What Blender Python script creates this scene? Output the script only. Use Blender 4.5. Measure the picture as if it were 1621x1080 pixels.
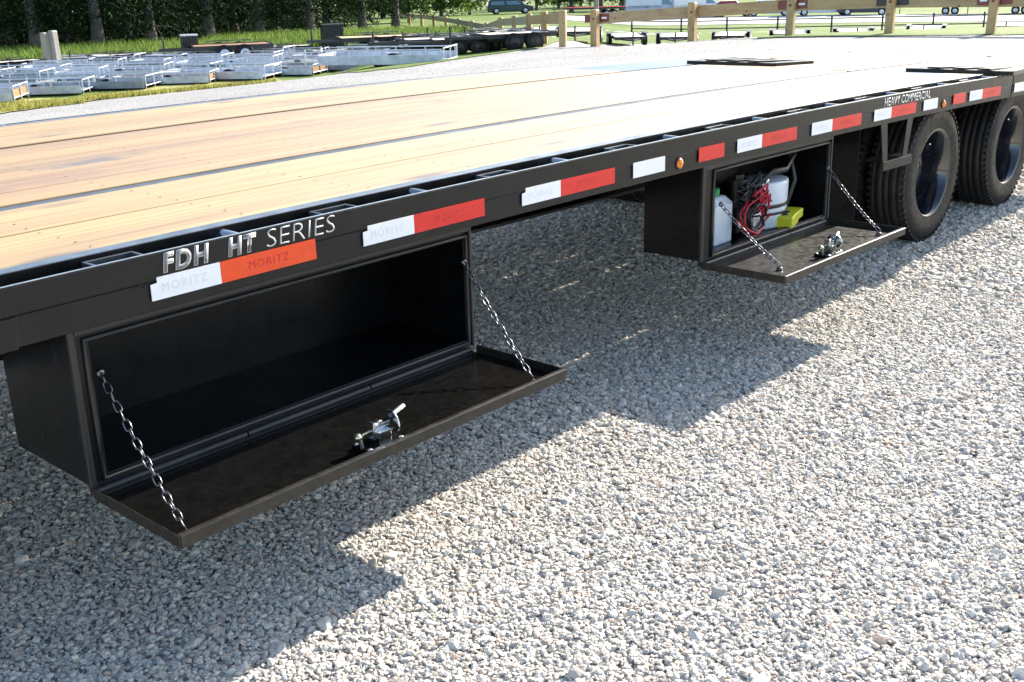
import bpy, math, random
import numpy as np
from mathutils import Vector, Matrix, Euler, noise as mnoise

for o in list(bpy.data.objects):
    bpy.data.objects.remove(o)
C = bpy.context.scene.collection
R = random.Random(7)
NR = np.random.default_rng(11)

# ------------------------------------------------------------------ camera
CX, CY, CZ = -1.1936, -2.1635, 1.4821
YAW, PIT, ROL, FPX, PW, PH = .8302, .3243, -.0263, 1745.8, 1621., 1080.
_cy, _sy, _cp, _sp = math.cos(YAW), math.sin(YAW), math.cos(PIT), math.sin(PIT)
FW = Vector((_sy*_cp, _cy*_cp, -_sp))
_rt = Vector((_cy, -_sy, 0)); _up = _rt.cross(FW)
RT = _rt*math.cos(ROL)+_up*math.sin(ROL)
UP = -_rt*math.sin(ROL)+_up*math.cos(ROL)
cam_d = bpy.data.cameras.new('camera'); cam = bpy.data.objects.new('camera', cam_d); C.objects.link(cam)
M = Matrix((RT, UP, -FW)).transposed().to_4x4(); M.translation = (CX, CY, CZ)
cam.matrix_world = M
cam_d.sensor_width = 36; cam_d.lens = FPX/PW*36; cam_d.clip_start = .05; cam_d.clip_end = 2000
S = bpy.context.scene
S.camera = cam
# ------------------------------------------------------------------ light
SUN_D = Vector((1.7214, -.018, 1.0)).normalized()
EL = math.asin(SUN_D.z)
w = bpy.data.worlds.new('World'); S.world = w; w.use_nodes = True
nt = w.node_tree; bg = nt.nodes['Background']
sky = nt.nodes.new('ShaderNodeTexSky'); sky.sky_type = 'NISHITA'; sky.sun_disc = False
sky.sun_elevation = EL; sky.sun_rotation = math.atan2(SUN_D.x, SUN_D.y)
sky.air_density = 1.0; sky.dust_density = 1.0; sky.ozone_density = 1.0
nt.links.new(sky.outputs[0], bg.inputs[0]); bg.inputs[1].default_value = .122
sd = bpy.data.lights.new('sun', 'SUN'); sd.energy = 4.6; sd.angle = math.radians(.53); sd.color = (1, .94, .83)
sun = bpy.data.objects.new('sun', sd); C.objects.link(sun)
sun.rotation_euler = SUN_D.to_track_quat('Z', 'Y').to_euler(); sun.location = (20, -10, 20)
vs = S.view_settings; vs.view_transform = 'Standard'; vs.look = 'None'; vs.gamma = 1; vs.use_curve_mapping = False
vs.exposure = 1.47

# ------------------------------------------------------------------ helpers
def sst(a, b, t):
    t = min(1, max(0, (t-a)/(b-a))); return t*t*(3-2*t)
def tz(x, y):
    """height of the yard: level round the trailer, falling away beyond"""
    q = max(0, (y-3-.3*max(0, x-8))/22.)
    z = -1.65*(1-math.exp(-1.6*q**2.2))
    t = (x-CX)*.738+(y-CY)*.675
    bear = math.atan2(x-CX, y-CY)              # compass bearing from the trailer's corner
    mid = sst(.64, .74, bear)*(1-sst(.86, .96, bear))
    right = sst(.84, .97, bear)
    g = max(0, t-24); z -= .075*g*g/(g+4)*(1-.95*mid*(1-sst(45, 75, t)))
    zl = -1.7-.018*max(0, t-55); zr = -2.1-.035*max(0, min(t, 85)-50)
    zc = zl+(zr-zl)*right
    k = .15; h = max(0, k-abs(z-zc))/k
    return max(z, zc)+h*h*k*.25

def ray(u, v):
    return (FW+RT*((u-PW/2)/FPX)-UP*((v-PH/2)/FPX)).normalized()

def place(u, d, v=60):
    """ground point in the direction of picture column u, d metres away"""
    r = ray(u, v); h = math.hypot(r.x, r.y)
    x, y = CX+r.x/h*d, CY+r.y/h*d
    return Vector((x, y, tz(x, y)))

def hit(u, v, d0=8):
    r = ray(u, v); h = math.hypot(r.x, r.y); d = d0
    while d < 250:
        x, y, z = CX+r.x/h*d, CY+r.y/h*d, CZ+r.z/h*d
        if z < tz(x, y): return Vector((x, y, tz(x, y)))
        d += .1
    return place(u, 200)

def atz(u, v, z):
    d = ray(u, v); t = (z-CZ)/d.z
    return Vector((CX, CY, CZ))+d*t

def camber(x): return .0076*x-.0033*x*x if x > -3 else -.05

class MB:
    def __init__(s): s.v = []; s.f = []; s.sm = []
    def add(s, vs, fs, smooth=False):
        n = len(s.v); s.v += [tuple(p) for p in vs]
        s.f += [tuple(i+n for i in f) for f in fs]; s.sm += [smooth]*len(fs); return s
    def box(s, x0, x1, y0, y1, z0, z1, nx=1):
        vs = []; fs = []
        for i in range(nx+1):
            x = x0+(x1-x0)*i/nx
            vs += [(x, y0, z0), (x, y1, z0), (x, y1, z1), (x, y0, z1)]
        for i in range(nx):
            a = 4*i
            for k in range(4):
                fs.append((a+k, a+4+k, a+4+(k+1) % 4, a+(k+1) % 4))
        fs.append((0, 1, 2, 3)); a = 4*nx; fs.append((a+3, a+2, a+1, a))
        fs = [tuple(reversed(f)) for f in fs]
        return s.add(vs, fs)
    def obox(s, c, ax, ay, az):
        """box from centre and three half-axis vectors"""
        c, ax, ay, az = map(Vector, (c, ax, ay, az)); vs = []
        for i in (-1, 1):
            for j in (-1, 1):
                for k in (-1, 1): vs.append(c+ax*i+ay*j+az*k)
        fs = [(0, 1, 3, 2), (4, 6, 7, 5), (0, 4, 5, 1), (2, 3, 7, 6), (0, 2, 6, 4), (1, 5, 7, 3)]
        return s.add(vs, fs)
    def bar(s, a, b, w, h, up=(0, 0, 1)):
        a, b = Vector(a), Vector(b); d = b-a; L = d.length; d.normalize()
        sd = d.cross(Vector(up))
        if sd.length < 1e-4: sd = d.cross(Vector((1, 0, 0)))
        sd.normalize(); u = sd.cross(d)
        return s.obox((a+b)/2, d*L/2, sd*w/2, u*h/2)
    def tube(s, pts, r, n=8, close=False, cap=True):
        pts = [Vector(p) for p in pts]; N = len(pts); rr = r if hasattr(r, '__len__') else [r]*N
        vs = []; fs = []; ref = None
        for i in range(N):
            if close: t = pts[(i+1) % N]-pts[i-1]
            else: t = pts[min(i+1, N-1)]-pts[max(i-1, 0)]
            t.normalize()
            if ref is None:
                ref = t.orthogonal().normalized()
            else:
                ref = (ref-t*ref.dot(t)).normalized()
            b = t.cross(ref)
            for k in range(n):
                a = 2*math.pi*k/n
                vs.append(pts[i]+(ref*math.cos(a)+b*math.sin(a))*rr[i])
        for i in range(N if close else N-1):
            j = (i+1) % N
            for k in range(n):
                fs.append((i*n+k, i*n+(k+1) % n, j*n+(k+1) % n, j*n+k))
        s.add(vs, fs, True)
        if cap and not close:
            s.add(vs[:n], [tuple(reversed(range(n)))]); s.add(vs[-n:], [tuple(range(n))])
        return s
    def cyl(s, a, b, r, n=16): return s.tube([a, b], r, n)
    def lathe(s, prof, c, axis, n=48, smooth=True):
        """prof: list of (axial, radius)"""
        axis = Vector(axis).normalized(); e1 = axis.orthogonal().normalized(); e2 = axis.cross(e1); c = Vector(c)
        vs = []; fs = []
        for a, r in prof:
            for k in range(n):
                t = 2*math.pi*k/n
                vs.append(c+axis*a+(e1*math.cos(t)+e2*math.sin(t))*r)
        for i in range(len(prof)-1):
            for k in range(n):
                fs.append((i*n+k, i*n+(k+1) % n, (i+1)*n+(k+1) % n, (i+1)*n+k))
        return s.add(vs, fs, smooth)
    def prism(s, poly, y0, y1):
        """poly in (x,z), extruded along y"""
        n = len(poly); vs = [(x, y0, z) for x, z in poly]+[(x, y1, z) for x, z in poly]
        fs = [tuple(range(n)), tuple(reversed(range(n, 2*n)))]
        fs += [(i, i+n, (i+1) % n+n, (i+1) % n) for i in range(n)]
        return s.add(vs, fs)
    def bend(s):
        s.v = [(x, y, z+camber(x)) for x, y, z in s.v]; return s
    def mesh(s, name, mat=None):
        me = bpy.data.meshes.new(name); me.from_pydata(s.v, [], s.f)
        me.polygons.foreach_set('use_smooth', s.sm)
        if mat: me.materials.append(mat)
        me.update()
        return me
    def build(s, name, mat, parent=None, bevel=0, fix=True):
        me = s.mesh(name, mat)
        if fix:
            import bmesh
            bm = bmesh.new(); bm.from_mesh(me); bmesh.ops.recalc_face_normals(bm, faces=bm.faces); bm.to_mesh(me); bm.free()
        o = bpy.data.objects.new(name, me); C.objects.link(o)
        if parent: o.parent = parent
        if bevel:
            m = o.modifiers.new('bevel', 'BEVEL'); m.width = bevel; m.segments = 2; m.limit_method = 'ANGLE'; m.angle_limit = math.radians(50)
        return o

def tag(o, label=None, cat=None, group=None, kind=None):
    if label: o['label'] = label
    if cat: o['category'] = cat
    if group: o['group'] = group
    if kind: o['kind'] = kind
    return o
def empty(name, loc=(0, 0, 0), rz=0):
    o = bpy.data.objects.new(name, None); C.objects.link(o); o.location = loc; o.rotation_euler = (0, 0, rz); o.empty_display_size = .1
    return o
def copy_tree(o, parent=None):
    c = o.copy(); C.objects.link(c); c.parent = parent
    for ch in o.children: copy_tree(ch, c)
    return c

# ------------------------------------------------------------------ materials
Z_D = .92
class NM:
    def __init__(s, name):
        s.m = bpy.data.materials.new(name); s.m.use_nodes = True; s.t = s.m.node_tree
        s.b = s.t.nodes['Principled BSDF']
    def n(s, typ, **kw):
        x = s.t.nodes.new(typ)
        for k, v in kw.items():
            if k.startswith('i_'):
                key = k[2:]; key = int(key) if key.isdigit() else key.replace('_', ' ')
                x.inputs[key].default_value = v
            else: setattr(x, k, v)
        return x
    def l(s, a, b): s.t.links.new(a, b)
    def noise(s, scale, detail=4, vec=None, rough=.55):
        x = s.n('ShaderNodeTexNoise'); x.inputs['Scale'].default_value = scale; x.inputs['Detail'].default_value = detail; x.inputs['Roughness'].default_value = rough
        if vec is not None: s.l(vec, x.inputs['Vector'])
        return x.outputs['Fac']
    def ramp(s, fac, stops):
        x = s.n('ShaderNodeValToRGB'); cr = x.color_ramp
        while len(cr.elements) < len(stops): cr.elements.new(.5)
        for e, (p, c) in zip(cr.elements, stops):
            e.position = p; e.color = (*c, 1) if len(c) == 3 else c
        s.l(fac, x.inputs[0]); return x.outputs[0]
    def mix(s, f, a, b, typ='MIX'):
        x = s.n('ShaderNodeMix', data_type='RGBA', blend_type=typ)
        for sock, v in ((x.inputs[0], f), (x.inputs[6], a), (x.inputs[7], b)):
            if hasattr(v, 'is_linked'): s.l(v, sock)
            elif isinstance(v, (int, float)): sock.default_value = v
            else: sock.default_value = (*v, 1)
        return x.outputs[2]
    def math(s, op, a, b=None, c=None):
        x = s.n('ShaderNodeMath', operation=op)
        for i, v in enumerate((a, b, c)):
            if v is None: continue
            if hasattr(v, 'is_linked'): s.l(v, x.inputs[i])
            else: x.inputs[i].default_value = v
        return x.outputs[0]
    def coord(s, out='Object'): return s.n('ShaderNodeTexCoord').outputs[out]
    def mapping(s, vec, scale=(1, 1, 1)):
        x = s.n('ShaderNodeMapping'); x.inputs['Scale'].default_value = scale; s.l(vec, x.inputs[0]); return x.outputs[0]
    def bump(s, h, strength=.3, dist=.01):
        x = s.n('ShaderNodeBump'); x.inputs['Strength'].default_value = strength; x.inputs['Distance'].default_value = dist
        s.l(h, x.inputs['Height']); s.l(x.outputs[0], s.b.inputs['Normal'])
    def set(s, base=None, rough=None, metal=None, spec=None, coat=None):
        B = s.b.inputs
        for k, v in (('Base Color', base), ('Roughness', rough), ('Metallic', metal), ('Specular IOR Level', spec), ('Coat Weight', coat)):
            if v is None: continue
            if hasattr(v, 'is_linked'): s.l(v, B[k])
            elif isinstance(v, tuple): B[k].default_value = (*v, 1)
            else: B[k].default_value = v
        return s

def paint(name, col, rough=.3, var=.25, metal=0., scale=9., spec=.5, dust=None, dust_amt=.35, bump=0):
    m = NM(name); co = m.coord()
    f = m.noise(scale, 5, co)
    a = tuple(c*(1-var) for c in col); b = tuple(min(1, c*(1+var)) for c in col)
    base = m.ramp(f, [(.3, a), (.7, b)])
    if dust:
        f2 = m.noise(scale*3.1, 8, co, .7)
        k = m.ramp(f2, [(.45, (0, 0, 0)), (.75, (dust_amt,)*3)])
        base = m.mix(k, base, dust)
    fr = m.noise(scale*2.3, 6, co, .65)
    rr = m.ramp(fr, [(.3, (max(.03, rough*.75),)*3), (.7, (min(1, rough*1.3),)*3)])
    m.set(base=base, rough=rr, metal=metal, spec=spec)
    if bump: m.bump(m.noise(scale*12, 4, co), bump, .002)
    return m.m

def wood_mat(name, pale, warm, dark, along=(.55, 16, 16), knots=True, rough=.5, stains=(), spec=.4, coat=0):
    m = NM(name); co = m.coord(); oi = m.n('ShaderNodeObjectInfo')
    add = m.n('ShaderNodeVectorMath', operation='MULTIPLY_ADD')
    m.l(oi.outputs['Random'], add.inputs[0]); add.inputs[1].default_value = (37, 11, 5); m.l(co, add.inputs[2])
    v = add.outputs[0]
    g1 = m.noise(1.0, 7, m.mapping(v, along), .62)
    g2 = m.noise(1.0, 4, m.mapping(v, (along[0]*.5, along[1]*4.5, along[2]*4.5)), .6)
    base = m.ramp(g1, [(.3, warm), (.52, pale), (.72, tuple(c*1.06 for c in pale))])
    base = m.mix(m.ramp(g2, [(.46, (0, 0, 0)), (.68, (.75,)*3)]), base, warm)
    g3 = m.noise(1.0, 3, m.mapping(v, (along[0]*.35, along[1]*2.2, along[2]*2.2)), .5)
    base = m.mix(m.ramp(g3, [(.62, (0, 0, 0)), (.67, (.4,)*3), (.71, (0, 0, 0))]), base, tuple(c*.5 for c in warm))
    tint = m.ramp(oi.outputs['Random'], [(0, (1.08, 1.0, .92)), (.25, (.90, .86, .80)), (.5, (1.02, .93, .80)), (.75, (1.06, 1.06, 1.06)), (1, (.94, .85, .74))])
    base = m.mix(1.0, base, tint, 'MULTIPLY')
    if knots:
        vo = m.n('ShaderNodeTexVoronoi'); vo.inputs['Scale'].default_value = 1.0; m.l(m.mapping(v, (1.6, 5.5, 5.5)), vo.inputs['Vector'])
        k = m.ramp(vo.outputs['Distance'], [(.07, (1, 1, 1)), (.2, (0, 0, 0))])
        gate = m.ramp(m.noise(2.2, 2, v), [(.40, (0, 0, 0)), (.46, (1, 1, 1))])
        base = m.mix(m.math('MULTIPLY', k, gate), base, dark)
        st = m.ramp(m.noise(1.0, 3, m.mapping(v, (1.3, 3.5, 3.5))), [(.56, (0, 0, 0)), (.78, (.75,)*3)])
        base = m.mix(st, base, tuple(c*.6 for c in warm))
    for (sx, sy, ax_, ay_, am, sc_) in stains:        # dark smears trodden into the boards
        gp = m.n('ShaderNodeNewGeometry').outputs['Position']
        off = m.n('ShaderNodeVectorMath', operation='SUBTRACT'); m.l(gp, off.inputs[0]); off.inputs[1].default_value = (sx, sy, Z_D)
        ln = m.n('ShaderNodeVectorMath', operation='LENGTH'); m.l(m.mapping(off.outputs[0], (1/ax_, 1/ay_, 0)), ln.inputs[0])
        wob = m.math('ADD', ln.outputs['Value'], m.math('MULTIPLY', m.math('SUBTRACT', m.noise(9, 5, gp), .5), 1.6))
        base = m.mix(m.ramp(wob, [(.25, (am,)*3), (1.0, (0, 0, 0))]), base, sc_)
    m.set(base=base, rough=rough, spec=spec)
    if coat: m.b.inputs['Coat Weight'].default_value = coat; m.b.inputs['Coat Roughness'].default_value = .62; m.b.inputs['Coat IOR'].default_value = 1.6
    m.bump(m.math('ADD', g1, g2), .35, .004)
    return m.m

MT = {}
MT['black'] = paint('black_enamel', (.007, .007, .0075), .3, .3, spec=.34, dust=(.05, .045, .04), dust_amt=.06)
MT['rail'] = paint('rail_enamel', (.0085, .0083, .0082), .34, .3, spec=.34, dust=(.05, .046, .042), dust_amt=.09)
MT['boxin'] = paint('toolbox_black', (.0045, .0045, .005), .32, .3, spec=.32)
MT['door'] = paint('black_door_film_of_dust', (.004, .0039, .0037), .22, .35, scale=18, spec=.4, dust=(.04, .034, .028), dust_amt=.15)
MT['door2'] = paint('dusty_black_door', (.010, .009, .0085), .36, .35, scale=14, dust=(.11, .093, .072), dust_amt=.36)
MT['dlip'] = paint('worn_door_lip', (.018, .016, .013), .36, .4, scale=18, dust=(.10, .083, .062), dust_amt=.35)
MT['seal'] = paint('rubber_seal', (.022, .022, .023), .38, .2)
MT['steel'] = paint('bare_steel', (.25, .265, .28), .38, .28, metal=.85, scale=12)
MT['dark_steel'] = paint('mill_scale_steel', (.13, .14, .15), .42, .4, metal=.7, scale=5)
MT['chrome'] = paint('bright_spool', (.34, .34, .35), .12, .3, metal=.95)
MT['zinc'] = paint('zinc_plate', (.62, .64, .64), .24, .15, metal=1, scale=30)
MT['brass'] = paint('yellow_zinc', (.72, .66, .46), .3, .15, metal=1, scale=30)
MT['chain'] = paint('chain_steel', (.17, .17, .185), .3, .3, metal=1, scale=60)
MT['tyre'] = paint('tyre_rubber', (.010, .010, .011), .55, .25, scale=14, dust=(.07, .062, .054), dust_amt=.22, spec=.3)
MT['rim'] = paint('gloss_black_rim', (.010, .012, .018), .10, .2, spec=.9)
MT['white'] = paint('tape_white', (.88, .89, .9), .35, .03, scale=60)
MT['red'] = paint('tape_red', (.72, .025, .018), .35, .08, scale=60)
MT['orange'] = paint('tape_orange_red', (.86, .075, .012), .35, .06, scale=60)
MT['print_w'] = paint('grey_print', (.72, .74, .77), .4, .1)
MT['print_r'] = paint('dark_red_print', (.58, .018, .014), .4, .1)
MT['letter'] = paint('silver_letter', (.44, .45, .46), .55, .05, scale=80)
MT['letter_in'] = paint('grey_letter_fill', (.20, .205, .21), .35, .1, scale=80)
MT['amber'] = paint('amber_lens', (.75, .22, .02), .15, .1)
MT['plastic_w'] = paint('white_plastic', (.8, .84, .88), .3, .06)
MT['plastic_g'] = paint('green_plastic', (.02, .28, .06), .3, .1)
MT['yellow'] = paint('yellow_plastic', (.72, .72, .03), .35, .1)
MT['redcab'] = paint('red_cable', (.55, .015, .04), .35, .15)
MT['blackcab'] = paint('black_cable', (.015, .015, .016), .4, .2)
MT['alu'] = paint('aluminium', (.46, .50, .57), .45, .25, metal=.45, scale=3)
MT['galv'] = paint('galvanised', (.6, .62, .65), .42, .2, metal=.6, scale=7)
MT['dullgalv'] = paint('dull_galvanised', (.24, .26, .30), .5, .3, metal=.4, scale=4)
MT['bgblack'] = paint('dark_frame', (.025, .025, .028), .45, .3)
MT['pale_deck'] = paint('weathered_pale_deck', (.62, .57, .48), .6, .2, scale=4)
MT['wood_fl'] = wood_mat('brown_floor', (.36, .21, .12), (.27, .15, .085), (.1, .06, .03), knots=False)
MT['wood_y'] = wood_mat('pale_floor', (.6, .48, .3), (.5, .37, .2), (.2, .12, .06), knots=False)
STAINS = [(*atz(150, 257, .92)[:2], .24, .07, .85, (.05, .045, .05)), (*atz(60, 290, .92)[:2], .6, .14, .6, (.20, .085, .03)), (*atz(270, 262, .92)[:2], .3, .06, .35, (.28, .16, .08))]
MT['pine'] = wood_mat('pine_deck', (.40, .265, .080), (.25, .125, .030), (.10, .05, .022), along=(.5, 11, 11), rough=.66, spec=1.0, coat=.85, stains=STAINS)
MT['pine_warm'] = wood_mat('pine_deck_warm', (.35, .212, .062), (.205, .092, .022), (.09, .045, .02), along=(.45, 10, 10), rough=.66, spec=1.0, coat=.85, stains=STAINS)
MT['spool'] = paint('worn_spool', (.05, .05, .053), .16, .3, metal=.6)
MT['post'] = wood_mat('treated_post', (.42, .31, .17), (.34, .23, .11), (.14, .08, .04), along=(14, 14, .8))
MT['railwood'] = wood_mat('treated_board', (.40, .30, .17), (.33, .23, .12), (.14, .08, .04), along=(1.5, 1.5, 12))
MT['greywood'] = wood_mat('grey_wood', (.33, .31, .28), (.25, .23, .2), (.12, .1, .08), along=(14, 14, .8), knots=False)
MT['reflect'] = paint('maroon_reflector', (.16, .03, .022), .35, .2)
MT['bark'] = paint('bark', (.12, .10, .092), .9, .5, scale=6, bump=.6)
def car_paint(n, c): return paint(n, c, .22, .06, scale=2, spec=.6)
MT['glass'] = paint('car_glass', (.16, .24, .28), .06, .1, spec=.8)

def tread_plate():
    m = NM('tread_plate'); co = m.coord()
    vo = m.n('ShaderNodeTexVoronoi'); vo.inputs['Scale'].default_value = 24; m.l(m.mapping(co, (1, 2.2, 1)), vo.inputs['Vector']); vo.inputs['Randomness'].default_value = .15
    f = m.noise(4, 5, co)
    m.set(base=m.ramp(f, [(.3, (.15, .19, .26)), (.7, (.21, .25, .33))]), rough=.42, metal=.7)
    m.bump(m.ramp(vo.outputs['Distance'], [(.12, (1, 1, 1)), (.3, (0, 0, 0))]), .5, .002); return m.m
MT['tread'] = tread_plate()

def foliage(name, dark, light, trans=.35):
    m = NM(name); oi = m.n('ShaderNodeNewGeometry'); co = m.coord()
    f = m.noise(1.1, 3, co); rnd = oi.outputs['Random Per Island']
    base = m.ramp(m.math('ADD', m.math('MULTIPLY', f, .6), m.math('MULTIPLY', rnd, .45)), [(.25, dark), (.75, light)])
    m.set(base=base, rough=.85, spec=.08)
    tr = m.n('ShaderNodeBsdfTranslucent'); m.l(base, tr.inputs[0])
    mx = m.n('ShaderNodeMixShader'); mx.inputs[0].default_value = trans
    out = m.t.nodes['Material Output']; m.l(m.b.outputs[0], mx.inputs[1]); m.l(tr.outputs[0], mx.inputs[2]); m.l(mx.outputs[0], out.inputs[0])
    return m.m
MT['needle'] = foliage('spruce_needles', (.005, .012, .006), (.020, .042, .013), .12)
MT['leaf'] = foliage('broad_leaves', (.05, .10, .018), (.13, .22, .04), .45)
MT['weed'] = foliage('weed_blades', (.07, .13, .025), (.22, .30, .07), .45)
MT['dry'] = foliage('dry_grass_blades', (.24, .23, .055), (.42, .39, .11), .3)

def gravel_ground():
    m = NM('gravel_ground'); co = m.coord()
    vo = m.n('ShaderNodeTexVoronoi'); vo.inputs['Scale'].default_value = 42; m.l(co, vo.inputs['Vector'])
    sep = m.n('ShaderNodeSeparateColor'); m.l(vo.outputs['Color'], sep.inputs[0])
    base = m.ramp(sep.outputs[0], [(0, (.34, .32, .30)), (.3, (.52, .50, .475)), (.55, (.64, .62, .59)), (.8, (.72, .70, .67)), (1, (.54, .53, .54))])
    gap = m.ramp(vo.outputs['Distance'], [(.35, (1, 1, 1)), (.75, (.5, .48, .45))])
    base = m.mix(1.0, base, gap, 'MULTIPLY')
    big = m.ramp(m.noise(.45, 5, co), [(.3, (.72, .71, .71)), (.7, (.90, .90, .90))])
    base = m.mix(1.0, base, big, 'MULTIPLY')
    m.set(base=base, rough=.85, spec=.25)
    inv = m.math('SUBTRACT', 1.0, vo.outputs['Distance'])
    m.bump(inv, .9, .02); return m.m
MT['gravel'] = gravel_ground()
def pebble_mat():
    m = NM('limestone_pebble'); oi = m.n('ShaderNodeObjectInfo'); co = m.coord()
    base = m.ramp(oi.outputs['Random'], [(0, (.36, .345, .33)), (.12, (.60, .575, .53)), (.28, (.72, .70, .66)), (.42, (.50, .495, .50)), (.56, (.76, .73, .68)), (.68, (.62, .54, .46)), (.76, (.66, .65, .63)), (.86, (.44, .43, .43)), (.93, (.55, .44, .38)), (1, (.80, .785, .75))])
    base = m.mix(1.0, base, (1.0, .97, .905), 'MULTIPLY')
    f = m.noise(2.2, 4, co)
    base = m.mix(.6, base, m.ramp(f, [(.3, (.78, .77, .76)), (.7, (1.08, 1.08, 1.08))]), 'MULTIPLY')
    m.set(base=base, rough=.8, spec=.3); m.bump(m.noise(6, 4, co), .2, .12); return m.m
MT['pebble'] = pebble_mat()
def lawn_mat():
    m = NM('lawn'); co = m.coord()
    f = m.noise(.22, 6, co, .6); f2 = m.noise(9, 5, co, .7)
    base = m.ramp(f, [(.3, (.085, .14, .028)), (.5, (.14, .20, .045)), (.7, (.21, .25, .075))])
    base = m.mix(.7, base, m.ramp(f2, [(.3, (.6, .62, .5)), (.7, (1.25, 1.2, 1.1))]), 'MULTIPLY')
    m.set(base=base, rough=.8, spec=.2); m.bump(f2, .7, .06); return m.m
MT['lawn'] = lawn_mat()
MT['dryturf'] = paint('dry_turf', (.30, .28, .075), .85, .3, scale=7, bump=.5)
MT['road'] = paint('pale_road', (.46, .45, .44), .8, .12, scale=3)

# ------------------------------------------------------------------ ground
def polar(b0, b1, nb, rfun, name, mat, dz, b_fine=None):
    bs = [b0+(b1-b0)*i/nb for i in range(nb+1)]
    vs = []; fs = []; n = None
    for b in bs:
        rs = rfun(b); n = len(rs)
        for r in rs:
            x, y = CX+math.sin(b)*r, CY+math.cos(b)*r
            vs.append((x, y, tz(x, y)+dz))
    for i in range(nb):
        for j in range(n-1):
            fs.append((i*n+j, i*n+j+1, (i+1)*n+j+1, (i+1)*n+j))
    me = bpy.data.meshes.new(name); me.from_pydata(vs, [], fs); me.materials.append(mat)
    me.polygons.foreach_set('use_smooth', [True]*len(fs)); me.update()
    o = bpy.data.objects.new(name, me); C.objects.link(o); return o
RAD = [0, 1.5, 3, 5, 7, 9]+[10+.75*i for i in range(80)]+[72+4*i for i in range(20)]+[155, 180, 220, 300, 450]
g = polar(0, 2*math.pi, 360, lambda b: RAD, 'gravel_yard', MT['gravel'], 0.0)
tag(g, 'pale grey limestone gravel yard', 'ground', kind='structure')
# lawn edge, measured from picture points on the yard
EDGE = [(-500, 250), (-200, 208), (0, 181), (150, 160), (300, 141), (430, 127), (560, 116), (640, 108), (720, 95), (800, 84), (860, 76), (960, 70), (1060, 67), (1200, 62), (1400, 58), (1621, 56), (1900, 52)]
EB = []
for u, v in EDGE:
    P_ = hit(u, v, 12); EB.append((math.atan2(P_.x-CX, P_.y-CY), math.hypot(P_.x-CX, P_.y-CY)))
def edge_r(b):
    if b <= EB[0][0]: return EB[0][1]
    for (a, ra), (c, rc) in zip(EB, EB[1:]):
        if b <= c: return ra+(rc-ra)*(b-a)/(c-a)
    return EB[-1][1]
def verge_w(b): return 13*max(.06, min(1, (.66-b)/.30))
def lawn_r(b):
    e = edge_r(b)+.35*mnoise.noise(Vector((b*60, 0, 0)))+(verge_w(b)-.6 if b < .655 else 0)
    return [e+(i**1.25)*.28 for i in range(95)]+[e+100+i*18 for i in range(12)]
lw = polar(-.6, 2.0, 260, lawn_r, 'lawn', MT['lawn'], .014)
tag(lw, 'mown green lawn beyond the gravel yard', 'lawn', kind='structure')
def strip_r(b):
    e = edge_r(b)+.25*mnoise.noise(Vector((b*90, 3, 0)))
    wd = verge_w(b)
    return [e-.12+wd*i/30 for i in range(31)]
dl = polar(-.3, .66, 200, strip_r, 'verge', MT['dryturf'], .022)
tag(dl, 'strip of dry olive turf along the gravel', 'verge', kind='structure')
def road_r(b): return [98+i*1.3 for i in range(12)]
rd = polar(.86, 1.7, 120, road_r, 'road', MT['road'], .05)
tag(rd, 'pale road running past the yard', 'road', kind='structure')

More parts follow.
